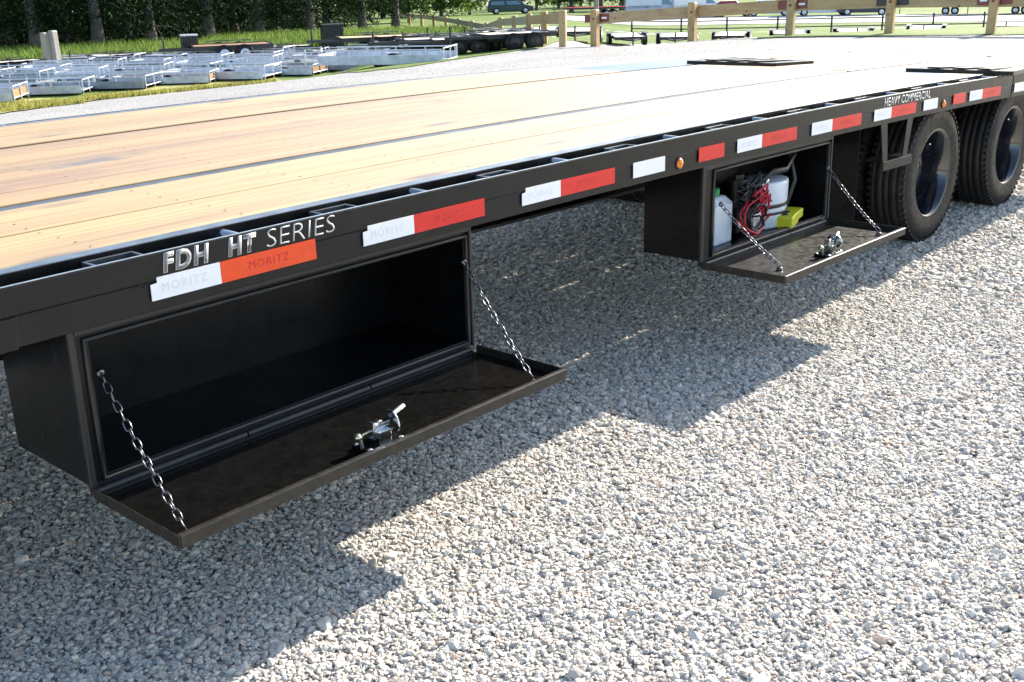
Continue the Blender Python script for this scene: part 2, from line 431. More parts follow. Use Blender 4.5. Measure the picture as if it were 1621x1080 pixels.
# ------------------------------------------------------------------ loose pebbles (instanced on points)
def pebbles():
    pts = []; scl = []
    def ring(d0, d1, sp, s0, s1, z, b0=-.05, b1=1.95):
        area = .5*(b1-b0)*(d1*d1-d0*d0); n = int(area/(sp*sp))
        d = np.sqrt(NR.uniform(d0*d0, d1*d1, n)); b = NR.uniform(b0, b1, n)
        x = CX+np.sin(b)*d; y = CY+np.cos(b)*d
        s = np.exp(NR.normal(0, .34, n))*(s0+s1)/2; s = np.clip(s, s0*.6, s1*1.7)
        zz = np.zeros(n)+z*NR.uniform(-.4, 1.0, n)
        pts.append(np.stack([x, y, zz], 1)); scl.append(s)
    ring(1.0, 3.3, .0080, .0042, .0066, .005)
    ring(3.3, 5.4, .0100, .0054, .0080, .005)
    ring(5.4, 8.0, .0175, .0090, .0125, .006)
    ring(8.0, 13., .042, .0145, .020, .006)
    ring(1.2, 5.5, .075, .0085, .0125, .006)
    ring(1.2, 7.0, .3, .0100, .0125, .006)
    P3 = np.concatenate(pts); sc = np.concatenate(scl); n = len(P3)
    me = bpy.data.meshes.new('loose_gravel'); me.vertices.add(n); me.vertices.foreach_set('co', P3.astype(np.float32).ravel())
    sv = np.stack([sc*NR.uniform(.8, 1.35, n), sc*NR.uniform(.75, 1.1, n), sc*NR.uniform(.42, .7, n)], 1)
    rv = np.stack([NR.normal(0, .35, n), NR.normal(0, .35, n), NR.uniform(0, 6.283, n)], 1)
    a = me.attributes.new('scl', 'FLOAT_VECTOR', 'POINT'); a.data.foreach_set('vector', sv.astype(np.float32).ravel())
    a = me.attributes.new('rotv', 'FLOAT_VECTOR', 'POINT'); a.data.foreach_set('vector', rv.astype(np.float32).ravel())
    a = me.attributes.new('vid', 'INT', 'POINT'); a.data.foreach_set('value', NR.integers(0, 8, n).astype(np.int32))
    o = bpy.data.objects.new('loose_gravel', me); C.objects.link(o)
    ng = bpy.data.node_groups.new('pebbles', 'GeometryNodeTree')
    ng.interface.new_socket('Geometry', in_out='INPUT', socket_type='NodeSocketGeometry')
    ng.interface.new_socket('Geometry', in_out='OUTPUT', socket_type='NodeSocketGeometry')
    N = ng.nodes; Lk = ng.links.new
    gi = N.new('NodeGroupInput'); go = N.new('NodeGroupOutput')
    g2i = N.new('GeometryNodeGeometryToInstance')
    for k in range(8):
        ic = N.new('GeometryNodeMeshIcoSphere'); ic.inputs['Radius'].default_value = 1; ic.inputs['Subdivisions'].default_value = 2
        pos = N.new('GeometryNodeInputPosition')
        ad = N.new('ShaderNodeVectorMath'); ad.operation = 'ADD'; ad.inputs[1].default_value = (k*13.7, k*5.1, -k*3.3); Lk(pos.outputs[0], ad.inputs[0])
        tx = N.new('ShaderNodeTexNoise'); tx.inputs['Scale'].default_value = .95; tx.inputs['Detail'].default_value = 2; Lk(ad.outputs[0], tx.inputs['Vector'])
        sb = N.new('ShaderNodeVectorMath'); sb.operation = 'SUBTRACT'; sb.inputs[1].default_value = (.5, .5, .5); Lk(tx.outputs['Color'], sb.inputs[0])
        sc_ = N.new('ShaderNodeVectorMath'); sc_.operation = 'SCALE'; sc_.inputs['Scale'].default_value = 1.9; Lk(sb.outputs[0], sc_.inputs[0])
        sp = N.new('GeometryNodeSetPosition'); Lk(ic.outputs['Mesh'], sp.inputs['Geometry']); Lk(sc_.outputs[0], sp.inputs['Offset'])
        sm = N.new('GeometryNodeSetMaterial'); sm.inputs['Material'].default_value = MT['pebble']; Lk(sp.outputs[0], sm.inputs['Geometry'])
        Lk(sm.outputs[0], g2i.inputs[0])
    def attr(nm, ty):
        x = N.new('GeometryNodeInputNamedAttribute'); x.data_type = ty; x.inputs['Name'].default_value = nm
        return [s_ for s_ in x.outputs if s_.enabled and s_.name == 'Attribute'][0]
    iop = N.new('GeometryNodeInstanceOnPoints')
    Lk(gi.outputs[0], iop.inputs['Points']); Lk(g2i.outputs[0], iop.inputs['Instance'])
    iop.inputs['Pick Instance'].default_value = True
    Lk(attr('vid', 'INT'), iop.inputs['Instance Index'])
    e2r = N.new('FunctionNodeEulerToRotation'); Lk(attr('rotv', 'FLOAT_VECTOR'), e2r.inputs[0]); Lk(e2r.outputs[0], iop.inputs['Rotation'])
    Lk(attr('scl', 'FLOAT_VECTOR'), iop.inputs['Scale'])
    Lk(iop.outputs[0], go.inputs[0])
    md = o.modifiers.new('pebbles', 'NODES'); md.node_group = ng
    me.materials.append(MT['pebble'])
    tag(o, 'loose pale limestone pebbles spread over the yard', 'gravel', kind='stuff')
    print('pebbles', n)
pebbles()

# ------------------------------------------------------------------ the flatbed trailer
Z_T, Z_RT, Z_RB, Z_DK = .8094, .9148, .7853, .9214
XF, XE, XR = -1.9, 5.42, 7.25          # front end, tail hinge, rear end
TR = empty('flatbed_trailer', (0, 0, 0))
tag(TR, 'long black flatbed trailer with pine plank deck and open underbody toolboxes', 'trailer')
def part(mb, name, mat, parent=TR, bevel=.0015, bend=True):
    if bend: mb.bend()
    return mb.build(name, mat, parent, bevel)
NXL = 24
for side in (0, 1):
    def Y(a, b): return (a, b) if side == 0 else (2.59-b, 2.59-a)
    for x0, x1 in ((XF, XE-.006), (XE+.006, XR)):
        n = max(4, int((x1-x0)*3))
        part(MB().box(x0, x1, *Y(0, .009), .8515, Z_RT, n), 'rub_rail', MT['rail'], bevel=.0034)
        part(MB().box(x0, x1, *Y(.0022, .0066), Z_RT-.001, Z_RT+.0008, n), 'rail_glint', MT['zinc'], bevel=0)  # bright metal strip stands in for the glint along the rail top
        m = MB().box(x0, x1, *Y(.004, .012), Z_RB, .8505, n)
        m.box(x0, x1, *Y(.0125, .0775), Z_RB+.0005, Z_RB+.009, n)
        part(m, 'side_channel', MT['rail'])
        part(MB().box(x0, x1, *Y(.078, .084), Z_RB+.01, Z_DK, n), 'deck_edge_angle', MT['black'])
        part(MB().box(x0, x1, *Y(.0845, .122), Z_DK-.006, Z_DK+.001, n), 'edge_strip', MT['steel'])
    k = -3
    x = -1.89
    while x < XR-.15:                    # stake pockets and pipe spools, two feet apart
        if abs(x-XE) > .1:
            m = MB()
            for a, b, c, d in ((x-.06, x+.06, .0095, .016), (x-.06, x+.06, .062, .070), (x-.06, x-.052, .016, .062), (x+.052, x+.06, .016, .062)):
                m.box(a, b, *Y(c, d), .80, Z_RT-.002)
            part(m, 'stake_pocket', MT['dark_steel'], bevel=.001)
        xs = x+.30
        if xs < XR-.1 and abs(xs-XE) > .06:
            m = MB().cyl((xs, Y(.0095, .0775)[0], .893), (xs, Y(.0095, .0775)[1], .895), .021, 20)
            part(m, 'pipe_spool', MT['chrome'], bevel=0)
        x += .612
part(MB().box(XF-.06, XF-.002, 0, 2.59, .74, Z_DK+.004), 'front_channel', MT['rail'], bevel=.003)
part(MB().box(XR+.002, XR+.05, .0, 2.59, .74, Z_DK), 'rear_channel', MT['rail'], bevel=.003)
# weld seams / splice plates on the near rail
part(MB().box(-.312, -.298, -.002, .004, Z_RB+.004, .85), 'splice_seam', MT['rail'])
part(MB().box(XF, -.305, -.004, .0035, Z_RB-.002, .849, 6), 'splice_plate', MT['rail'])
for xx in (-.02, .44):
    part(MB().lathe([(0, .0), (-.004, .006), (0, .008)], (xx, .0, .853), (0, -1, 0), 10), 'rail_bolt', MT['rail'], bevel=0)
# deck planks: three bays split by steel strips
def planks(x0, x1, y0, y1, n, gaps, nseg, mat='pine'):
    w_ = (y1-y0)/n
    yy = y0
    me = None
    for i in range(n):
        gap = gaps[i % len(gaps)]
        m = MB().box(x0, x1, 0, w_-gap, Z_DK-.038, Z_DK, nseg).bend()
        o = m.build('plank', MT[mat], TR, .003)
        o.location = (0, yy, R.uniform(-.0012, .0012)); yy += w_
G1 = (.002, .010, .002, .004)
XH = 5.02
NEAR = (.124, .734); MID = (.804, 1.828); FAR = (1.880, 2.466)
planks(XF+.002, XR, .124, .2765, 1, G1, 26); planks(XF+.002, 4.255, .2765, .734, 3, (.010, .002, .004), 22)
planks(XF+.002, XR, 2.3195, 2.466, 1, G1, 26); planks(XF+.002, 4.255, 1.880, 2.3195, 3, (.002, .010, .008), 22)
planks(XF+.002, XH-.012, *MID, 6, (.0025, .010, .003, .008, .0025, .010), 22, 'pine_warm')
planks(5.66, XR, .2765, .734, 3, G1, 8); planks(5.66, XR, 1.880, 2.3195, 3, G1, 8)
planks(XH+.012, XR, *MID, 6, (.002, .004, .003), 8)
part(MB().box(XF+.002, XR, .7345, .8035, Z_DK-.016, Z_DK-.006, 24), 'deck_strip', MT['dark_steel'])
part(MB().box(XF+.002, XR, 1.8285, 1.8795, Z_DK-.04, Z_DK-.022, 24), 'deck_strip', MT['spool'])
part(MB().box(XH-.011, XH+.011, .805, 1.8275, Z_DK-.03, Z_DK-.014), 'hinge_joint', MT['black'])
for a, b in ((.2775, .733), (1.881, 2.3185)):
    part(MB().box(4.26, 5.655, a, b, Z_DK-.01, Z_DK-.001, 6), 'tread_plate', MT['tread'])
# folded ramps lying on the tail, black slatted
def ramp(cs):
    a, b, c, d = [Vector((p.x, p.y, Z_DK+camber(p.x)+.008)) for p in cs]
    m = MB(); U = Vector((0, 0, 1))
    for p, q in ((a, b), (b, c), (c, d), (d, a)): m.bar(p, q, .04, .024)
    n = 6
    for i in range(1, n):
        t = i/n; m.bar(a.lerp(d, t), b.lerp(c, t), .085, .018)
    for i in range(1, 4):
        t = i/4; m.bar(a.lerp(b, t)+U*.018, d.lerp(c, t)+U*.010, .075, .008)
    for p in (a, b, c, d): m.cyl(p-U*.008, p+U*.012, .018, 10)
    m.build('ramp', MT['black'], TR, .001)
ramp([atz(1440, 97, .93), atz(1600, 101, .93), atz(1622, 93.5, .93), atz(1510, 89, .93)])
ramp([atz(1092, 87, .93), atz(1225, 90, .93), atz(1285, 84, .93), atz(1160, 78.5, .93)])
# under-structure
x = XF+.2
while x < XR-.1:
    part(MB().box(x, x+.055, .0845, 2.5055, Z_RB+.012, Z_DK-.0395), 'cross_member', MT['black'], bevel=0); x += .4064
for y in (.72, 1.81):
    m = MB().box(XF, XR-.4, y, y+.14, .772, .784, 20).box(XF, XR-.4, y, y+.14, .53, .542, 20).box(XF, XR-.4, y+.066, y+.074, .542, .772, 20)
    part(m, 'main_beam', MT['black'], bevel=0)
# deck screws along the cross-members, too small to tell apart singly
sc_ = MB(); x = XF+.2275
while x < 4.2:
    y = .15
    while y < 2.46:
        if not (.72 < y < .82 or 1.82 < y < 1.90):
            q = (x+R.uniform(-.006, .006), y+R.uniform(-.006, .006), Z_DK+.0012); sc_.lathe([(0, .0034), (.0004, .0026), (.0004, 0)], q, (0, 0, 1), 6)
        y += .076
    x += .4064
tag(part(sc_, 'deck_screws', MT['seal'], bevel=0), kind='stuff')
# landing legs under the front end
for y in (.79, 1.88):
    part(MB().box(-1.62, -1.52, y-.05, y+.05, .12, .775).box(-1.605, -1.535, y-.035, y+.035, .02, .12).box(-1.69, -1.45, y-.11, y+.11, .0, .02), 'landing_leg', MT['black'], bend=False)
# reflective tape
def text_mesh(txt, x0, x1, z0, z1, y, mat, name, parent, bold=0., depth=.0004, shear=0, ref=None, space=1.):
    cu = bpy.data.curves.new('txt', 'FONT'); cu.body = txt; cu.size = 1; cu.offset = bold; cu.resolution_u = 3; cu.shear = shear; cu.space_character = space
    to = bpy.data.objects.new('txt', cu); C.objects.link(to)
    dg = bpy.context.evaluated_depsgraph_get()
    me = bpy.data.meshes.new_from_object(to.evaluated_get(dg)); bpy.data.objects.remove(to); bpy.data.curves.remove(cu)
    n = len(me.vertices); co = np.zeros(n*3, np.float32); me.vertices.foreach_get('co', co); co = co.reshape(n, 3)
    mn = co.min(0); mx = co.max(0)
    if ref: mn, mx = ref
    X = x0+(co[:, 0]-mn[0])/(mx[0]-mn[0])*(x1-x0); Zc = z0+(co[:, 1]-mn[1])/(mx[1]-mn[1])*(z1-z0)
    Zc += .0076*X-.0033*X*X
    out = np.stack([X, np.full(n, y), Zc], 1).astype(np.float32)
    me.vertices.foreach_set('co', out.ravel()); me.materials.clear(); me.materials.append(mat); me.update(); me.name = name
    o = bpy.data.objects.new(name, me); C.objects.link(o); o.parent = parent
    sm = o.modifiers.new('solid', 'SOLIDIFY'); sm.thickness = depth; sm.offset = 0
    return (mn, mx)
TW, TRD = .1802, .277
def tape(x0, x1, mat, txt=None, pm=None, notch=False, tx=(.15, .8)):
    if notch:
        n = 4; poly = [(x0, Z_T), (x1, Z_T), (x1, Z_T+.0508), (x0+.017, Z_T+.0508), (x0+.017, Z_T+.039), (x0, Z_T+.037)]
        m = MB().prism(poly, -.0022, -.0004)
    else: m = MB().box(x0, x1, -.0022, -.0004, Z_T, Z_T+.0508, 3)
    o = part(m, 'reflective_tape', mat, bevel=0)
    if txt:
        L = x1-x0
        text_mesh(txt, x0+L*tx[0], x0+L*tx[1], Z_T+.016, Z_T+.036, -.0024, pm, 'tape_lettering', o, 0., space=1.25, depth=.0002)
for i, x0 in enumerate((0, .6118, 1.2325, 2.4545, 3.0403, 3.6291, 4.7722)):
    tape(x0, x0+TW-.0005, MT['white'], 'MORITZ', MT['print_w'], i < 3)
    tape(x0+TW+.0005, x0+TW+TRD, MT['orange'] if i == 0 else MT['red'], 'MORITZ', MT['print_r'], False, (.28, .7))
tape(1.793, 1.977, MT['white']); tape(2.191, 2.362, MT['red']); tape(4.179, 4.348, MT['white']); tape(4.553, 4.714, MT['red'])
tape(5.449, 5.449+TW, MT['white']); tape(5.449+TW+.001, 5.449+TW+TRD, MT['red']); tape(6.06, 6.06+TW, MT['white']); tape(6.241, 6.52, MT['red'])
for a, b, t in ((.035, .157, 'FDH'), (.205, .287, 'HT')):
    rf = text_mesh(t, a, b, .8655, .9105, -.0010, MT['letter'], 'lettering', TR, .052, shear=.16, space=1.2)
    text_mesh(t, a, b, .8655, .9105, -.0017, MT['letter_in'], 'lettering_fill', TR, .018, shear=.16, ref=rf, space=1.2)
text_mesh('SERIES', .314, .524, .8665, .9095, -.0010, MT['letter'], 'lettering', TR, -.017, shear=.12)
text_mesh('HEAVY COMMERCIAL', 3.73, 4.25, .866, .905, -.0010, MT['letter'], 'lettering', TR, .012)
for xx in (2.073, 4.435):
    o = part(MB().lathe([(0, .019), (.004, .0185), (.010, .012), (.0125, .0)], (xx, .0035, .822), (0, -1, 0), 20), 'marker_light', MT['amber'], bevel=0)
    part(MB().lathe([(0, .022), (.003, .022), (.004, .019)], (xx, .0037, .822), (0, -1, 0), 20), 'marker_grommet', MT['black'], o, bevel=0)

# -- chains
def chain_mesh(a, b, sag=.012, pitch=.0245):
    a, b = Vector(a), Vector(b); L = (b-a).length; n = max(4, int(round(L/pitch))); m = MB()
    def pt(t): return a.lerp(b, t)-Vector((0, 0, sag*4*t*(1-t)))
    for i in range(n):
        p, q = pt(i/n), pt((i+1)/n); c = (p+q)/2; d = (q-p).normalized()
        s1 = d.cross(Vector((1, .2, 0))).normalized(); s2 = d.cross(s1)
        ang = (i % 2)*math.pi/2+R.uniform(-.25, .25)+.5
        s = s1*math.cos(ang)+s2*math.sin(ang)
        hl, hw = pitch*.5+.0025, .0072; pts = []
        for k in range(12):
            t = 2*math.pi*k/12
            cx_, sx_ = math.cos(t), math.sin(t)
            pts.append(c+d*((hl-hw)*(1 if cx_ > 0 else -1)*(1 if abs(cx_) > .1 else 0)+hw*cx_)+s*hw*sx_)
        m.tube(pts, .0020, 6, close=True)
    return m

# -- toolboxes
def toolbox(x0, x1, lipL, lipR, chL, chR, latch, y1=.50, dm='door'):
    yb, zb, zt = .084, .398, Z_RB-.002
    t = .004
    m = MB().box(x0, x0+t, yb, y1, zb, zt, 1).box(x1-t, x1, yb, y1, zb, zt).box(x0+t, x1-t, y1-t, y1, zb, zt, 4)
    m.box(x0+t, x1-t, yb, y1-t, zb, zb+t, 4).box(x0+t, x1-t, yb, y1-t, zt-t, zt, 4)
    # opening flange
    m.box(x0+t, x0+lipL, yb+.0005, yb+.0045, zb+t, zt-t).box(x1-lipR, x1-t, yb+.0005, yb+.0045, zb+t, zt-t)
    m.box(x0+lipL, x1-lipR, yb+.0005, yb+.0045, .742, zt-t, 4).box(x0+lipL, x1-lipR, yb+.0005, yb+.0045, zb+t, .414, 4)
    # inward return lips
    m.box(x0+lipL, x1-lipR, yb+.005, yb+.02, .410, .4135, 4)
    bx = part(m, 'toolbox', MT['boxin'], bevel=.0015)
    # rubber seal round the opening
    s = MB(); i0, i1, zz0, zz1 = x0+lipL-.012, x1-lipR+.008, .405, .738
    loop = [(i0+(i1-i0)*k/8, yb-.002, zz0) for k in range(9)]+[(i1, yb-.002, zz0+(zz1-zz0)*k/3) for k in range(1, 4)]+[(i1+(i0-i1)*k/8, yb-.002, zz1) for k in range(1, 9)]+[(i0, yb-.002, zz1+(zz0-zz1)*k/3) for k in range(1, 3)]
    s.tube(loop, .0065, 8, close=True); part(s, 'door_seal', MT['seal'], bx, bevel=0)
    # outer frame edge
    f = MB().box(x0-.004, x0+.012, yb-.012, yb, zb-.003, zt).box(x0+.0125, x1, yb-.012, yb-.001, .752, .766, 4).box(x1-.006, x1+.004, yb-.012, yb, zb-.003, zt)
    part(f, 'front_frame', MT['seal'], bx, bevel=.0025)
    # drop door lying open
    yd0, yd1 = -.287, .066
    d = MB().box(x0, x1, yd0, yd1, .3705, .3745, 6)
    part_d = part(d, 'door', MT[dm], bx, bevel=.001)
    r = MB().box(x0, x1, yd0-.003, yd0+.0005, .3705, .399, 6).box(x0, x1, yd0+.0008, yd0+.013, .3960, .3995, 6)
    r.box(x0-.003, x0, yd0, yd1, .3705, .399, 1).box(x1, x1+.003, yd0, yd1, .3705, .399, 1)
    part(r, 'door_lip', MT['dlip'], bx, bevel=.0012)
    h = MB()
    for k in range(3): h.cyl((x0+.01+k*(x1-x0-.02)/3, .074, .384), (x0+.005+(k+1)*(x1-x0-.02)/3, .074, .384), .0085, 12)
    h.box(x0+.01, x1-.01, .058, .083, .376, .380, 4); h.box(x0+.001, x1-.001, .0862, .090, .370, .3975, 4)
    part(h, 'hinge', MT['seal'], bx, bevel=0)
    c = chain_mesh(*chL).bend(); c.build('chain', MT['chain'], bx)
    c = chain_mesh(*chR).bend(); c.build('chain', MT['chain'], bx)
    for ch in (chL, chR):
        a, b = ch; mm = MB()
        mm.lathe([(-.006, .011), (.004, .011), (.006, .007), (.006, 0)], (b[0], b[1], .381), (0, 0, 1), 10)
        mm.lathe([(-.004, .010), (.004, .010), (.006, .006), (.006, 0)], a, (0, -1, 0), 10)
        part(mm, 'chain_bolt', MT['chain'], bx, bevel=0)
    # latch on the inner face of the door
    lx, ly = latch; z0 = .3745
    b_ = part(MB().box(lx-.062, lx+.058, ly-.034, ly+.034, z0, z0+.012), 'latch_base', MT['boxin'], bx, bevel=.003)
    L = MB().box(lx-.018, lx+.022, ly-.022, ly+.018, z0+.012, z0+.055).box(lx-.028, lx+.03, ly-.006, ly+.002, z0+.055, z0+.062)
    L.box(lx-.026, lx-.018, ly-.012, ly+.01, z0+.03, z0+.088).box(lx-.016, lx+.036, ly-.004, ly+.012, z0+.062, z0+.072)
    L.lathe([(-.008, .0), (-.008, .013), (.006, .013), (.006, 0)], (lx+.0, ly, z0+.072), (.2, -1, 0), 14)
    L.lathe([(-.0025, 0), (-.0025, .037), (.0025, .037), (.0025, 0)], (lx+.046, ly, z0+.064), (1, -.25, .05), 28)
    L.cyl((lx+.04, ly, z0+.085), (lx+.094, ly+.012, z0+.094), .0085, 12)
    for dx, dy in ((-.053, -.026), (.048, -.026), (.048, .026), (-.053, .026)):
        L.lathe([(0, .008), (.005, .007), (.008, .0)], (lx+dx, ly+dy, z0+.012), (0, 0, 1), 10)
    L.v = [(x, y, z0+(z-z0)*.76) for x, y, z in L.v]
    part(L, 'latch', MT['zinc'], bx, bevel=.0008)
    Bn = MB().lathe([(-.008, 0), (-.008, .012), (.004, .012), (.009, .007), (.009, 0)], (lx-.064, ly+.004, z0+.052), (-1, 0, .2), 12).cyl((lx-.06, ly+.004, z0+.052), (lx-.026, ly+.004, z0+.056), .004, 8)
    Bn.cyl((lx-.06, ly, z0+.05), (lx-.058, ly-.004, z0+.012), .005, 8)
    Bn.v = [(x, y, z0+(z-z0)*.76) for x, y, z in Bn.v]
    part(Bn, 'latch_nut', MT['brass'], bx, bevel=0)
    return bx
toolbox(-.166, 1.082, .047, .020, ((-.104, .080, .654), (-.134, -.252, .394)), ((1.058, .080, .661), (.985, -.246, .394)), (.434, -.222), y1=.44)
toolbox(2.346, 3.390, .097, .022, ((2.486, .080, .60), (2.497, -.18, .394)), ((3.375, .080, .625), (3.290, -.215, .394)), (2.835, -.212), y1=.345, dm='door2')

# -- step hanging from the rail ahead of the wheels
m = MB().prism([(3.735, Z_RB), (3.805, Z_RB), (3.838, .60), (3.788, .60)], .010, .016)
m.prism([(4.03, Z_RB), (4.095, Z_RB), (4.055, .60), (4.005, .60)], .010, .016)
o = part(m, 'step', MT['rail'], bevel=.001)
part(MB().box(3.785, 4.11, .005, .012, .563, .606).box(3.785, 4.11, .0125, .12, .601, .606), 'step_plate', MT['rail'], o)
part(MB().box(3.98, 4.108, .0128, .075, .6065, .6085), 'step_glint', MT['steel'], o, bevel=0)  # paler steel patch puts a highlight on the right end of the plate
# -- wheels
def wheel(xc, yo, depth_out=True, parent=TR):
    wd, Rr, Rt = .215, .2365, .3752
    h = wd/2; yc = yo+h; c = (xc, yc, Rt)
    s = -1 if depth_out else 1     # dish towards -y
    rim = [(-s*-.5*wd, .0)]
    rp = [(s*-(h-.012)*-1, 0)]
    # axial a>0 means towards the viewer side when s=-1 (axis -y)
    P1 = [(h-.004, Rr+.004), (h-.002, Rr-.004), (h-.012, Rr-.012), (.055, .205), (.0, .200), (-.04, .195), (-.062, .184), (-.066, .168), (-.060, .150), (-.048, .128), (-.046, .085), (-.046, .0)]
    P2 = [(-h+.004, Rr+.004), (-h+.002, Rr-.004), (-h+.012, Rr-.012), (-.098, .2), (-.096, 0)]
    ax = (0, s, 0)
    wl = MB().lathe(P1, c, ax, 48).lathe(P2, c, ax, 48)
    w_ = wl.build('wheel', MT['rim'], parent, fix=True)
    T = [(h-.006, Rr-.002), (h-.001, Rr+.02), (h+.004, Rr+.055), (h+.005, Rr+.075), (h-.002, Rr+.105), (h-.018, Rt-.008), (h-.03, Rt-.001), (h-.045, Rt), (h-.0455, Rt-.006), (h-.0505, Rt-.006), (h-.051, Rt), (.020, Rt+.001), (.0195, Rt-.006), (.0145, Rt-.006), (.014, Rt+.001)]
    T = T+[(-a, r) for a, r in reversed(T)]
    tt = MB().lathe(T, c, ax, 72)
    for k in range(60):                # shoulder lugs
        t = 2*math.pi*k/60; e = Vector((math.cos(t), 0, math.sin(t))); tg = Vector((-math.sin(t), 0, math.cos(t)))
        for sg in (1, -1): tt.obox(Vector(c)+e*(Rt-.0085)+Vector((0, sg*(h-.026), 0)), e*.0065, tg*.0105, Vector((0, .02, 0)))
    t_ = tt.build('tyre', MT['tyre'], w_, fix=False)
    hb = MB().lathe([(-.05, .076), (-.03, .074), (-.02, .062), (.012, .058), (.018, .046), (.019, 0)], c, ax, 32)
    for k in range(8):
        t = 2*math.pi*k/8; p = Vector((xc+math.cos(t)*.105, yc, Rt+math.sin(t)*.105))
        hb.cyl(p-Vector(ax)*.05, p-Vector(ax)*.024, .012, 6)
    hb.build('hub', MT['spool'], w_, fix=True)
    hh = MB()
    for k in range(8):
        t = 2*math.pi*(k+.5)/8; p = Vector((xc+math.cos(t)*.157, yc, Rt+math.sin(t)*.157)); hh.lathe([(-.0655, .0), (-.0585, .021), (-.0665, .019), (-.0665, .0)], p, ax, 16)
    hh.build('hand_hole', MT['blackcab'], w_)
    va = MB().cyl((xc-.09, yc+s*.05, Rt+.16), (xc-.115, yc+s*.118, Rt+.175), .0045, 8); va.build('valve_stem', MT['zinc'], w_)
    return w_
for xc in (4.772, 5.951):
    wheel(xc, .148, True); wheel(xc, .398, False)
    wheel(xc, 2.59-.148-.215, False); wheel(xc, 2.59-.398-.215, True)
    ax_ = MB().cyl((xc, .25, .3752), (xc, 2.34, .3752), .058, 20)
    for y in (.79, 1.80): ax_.box(xc-.42, xc+.42, y-.03, y+.03, .43, .468).box(xc-.45, xc-.40, y-.035, y+.035, .44, .60).box(xc+.40, xc+.45, y-.035, y+.035, .44, .60)
    ax_.build('axle', MT['black'], TR)
part(MB().box(4.315, 4.323, .375, .70, .14, .782), 'dark_flap', MT['black'])  # black plate added to hide the inner tyre and keep this space dark
part(MB().box(3.42, 3.46, .55, 2.04, .53, .70).box(4.14, 4.2, .62, .70, .45, .775), 'suspension_hanger', MT['black'])

# ------------------------------------------------------------------ things inside the second toolbox
zf = .402+camber(2.9)
o = empty('fluid_jug', (2.69, .215, zf)); tag(o, 'white plastic jug with a green cap inside the second toolbox', 'jug')
j = MB().box(-.115, .022, -.055, .075, .0, .165).add([(-.09, -.03, .195), (.0, -.03, .195), (.0, .05, .195), (-.09, .05, .195), (-.115, -.055, .165), (.022, -.055, .165), (.022, .075, .165), (-.115, .075, .165)], [(0, 1, 2, 3), (4, 5, 1, 0), (5, 6, 2, 1), (6, 7, 3, 2), (7, 4, 0, 3)])
j.build('jug_body', MT['plastic_w'], o, .008)
MB().lathe([(0, .032), (.03, .032), (.034, .02), (.034, 0)], (-.04, .01, .193), (0, 0, 1), 20).build('cap', MT['plastic_g'], o)
o = empty('hydraulic_pump', (3.03, .228, zf)); o.scale = (.96, .68, 1.0); tag(o, 'white round hydraulic reservoir with a black motor inside the second toolbox', 'pump')
MB().lathe([(0, .0), (0, .138), (.01, .143), (.19, .150), (.198, .147), (.202, .135), (.202, 0)], (.03, 0, 0), (0, 0, 1), 40).build('reservoir', MT['plastic_w'], o)
MB().lathe([(.09, .149), (.098, .1525), (.106, .149)], (.03, 0, 0), (0, 0, 1), 40).lathe([(.06, .148), (.066, .1515), (.072, .148)], (.03, 0, 0), (0, 0, 1), 40).build('band', MT['seal'], o)
MB().cyl((-.2, -.02, .12), (-.2, -.02, .235), .052, 24).cyl((-.2, -.02, .235), (-.2, -.02, .255), .03, 16).box(-.27, -.13, -.08, .05, .02, .12).build('motor', MT['blackcab'], o, .004)
MB().tube([(-.16, -.1, .2), (-.08, -.16, .26), (.05, -.15, .25), (.16, -.12, .3), (.2, -.02, .34), (.19, .1, .37)], .013, 10).tube([(.2, .1, .37), (.225, -.03, .31), (.205, -.1, .18), (.18, -.06, .05)], .012, 10).build('hose', MT['blackcab'], o)
MB().lathe([(0, .011), (.02, .011), (.024, .0)], (-.055, -.1, .2), (0, -.3, 1), 12).lathe([(0, .016), (.012, .016), (.012, 0)], (-.2, -.075, .2), (0, -1, 0), 12).build('fitting', MT['zinc'], o)
o = empty('cable_bundle', (2.80, .135, zf)); o.scale = (.85, 1, .95); tag(o, 'tangled red and black electric cables heaped in the second toolbox', 'cables')
def coil(cx_, cz_, r, n, seed, rad):
    rr = random.Random(seed); m = MB(); pts = []
    for k in range(n*16+1):
        t = 2*math.pi*k/16; q = r*(1+.12*math.sin(t*.37+seed))
        pts.append((cx_+q*math.cos(t)*1.15, rr.uniform(-.006, .006)+.012*math.sin(t*.23+seed)-.02*((k//16) % 3), max(rad, cz_+q*math.sin(t)*.9)))
    return m.tube(pts, rad, 8)
coil(.0, .098, .092, 2, 3, .0045).tube([(-.13, -.01, .095), (-.08, -.045, .05), (-.02, -.05, .03), (.04, -.045, .05), (.1, -.02, .11), (.11, .0, .17), (.06, .01, .2), (-.02, .01, .2)], .0065, 8).build('red_cable', MT['redcab'], o)
b_ = coil(-.01, .10, .06, 3, 8, .0055)
for k in range(26):
    a = Vector((R.uniform(-.13, .11), R.uniform(-.02, .05), R.uniform(.13, .24))); b = Vector((R.uniform(-.1, .12), R.uniform(-.02, .05), R.uniform(.12, .25))); c = (a+b)/2+Vector((R.uniform(-.05, .05), -.03, R.uniform(-.06, .06)))
    b_.tube([a, a.lerp(c, .6), c, c.lerp(b, .4), b], .0045, 7)
b_.build('black_cable', MT['blackcab'], o)
rs = MB()
for k in range(10):
    a = Vector((R.uniform(-.07, .07), -.03, R.uniform(.15, .22))); rs.tube([a, a+Vector((.04, -.015, .02)), a+Vector((.06, .0, -.04)), a+Vector((.01, .01, -.06))], .004, 7)
rs.build('red_lead', MT['redcab'], o)
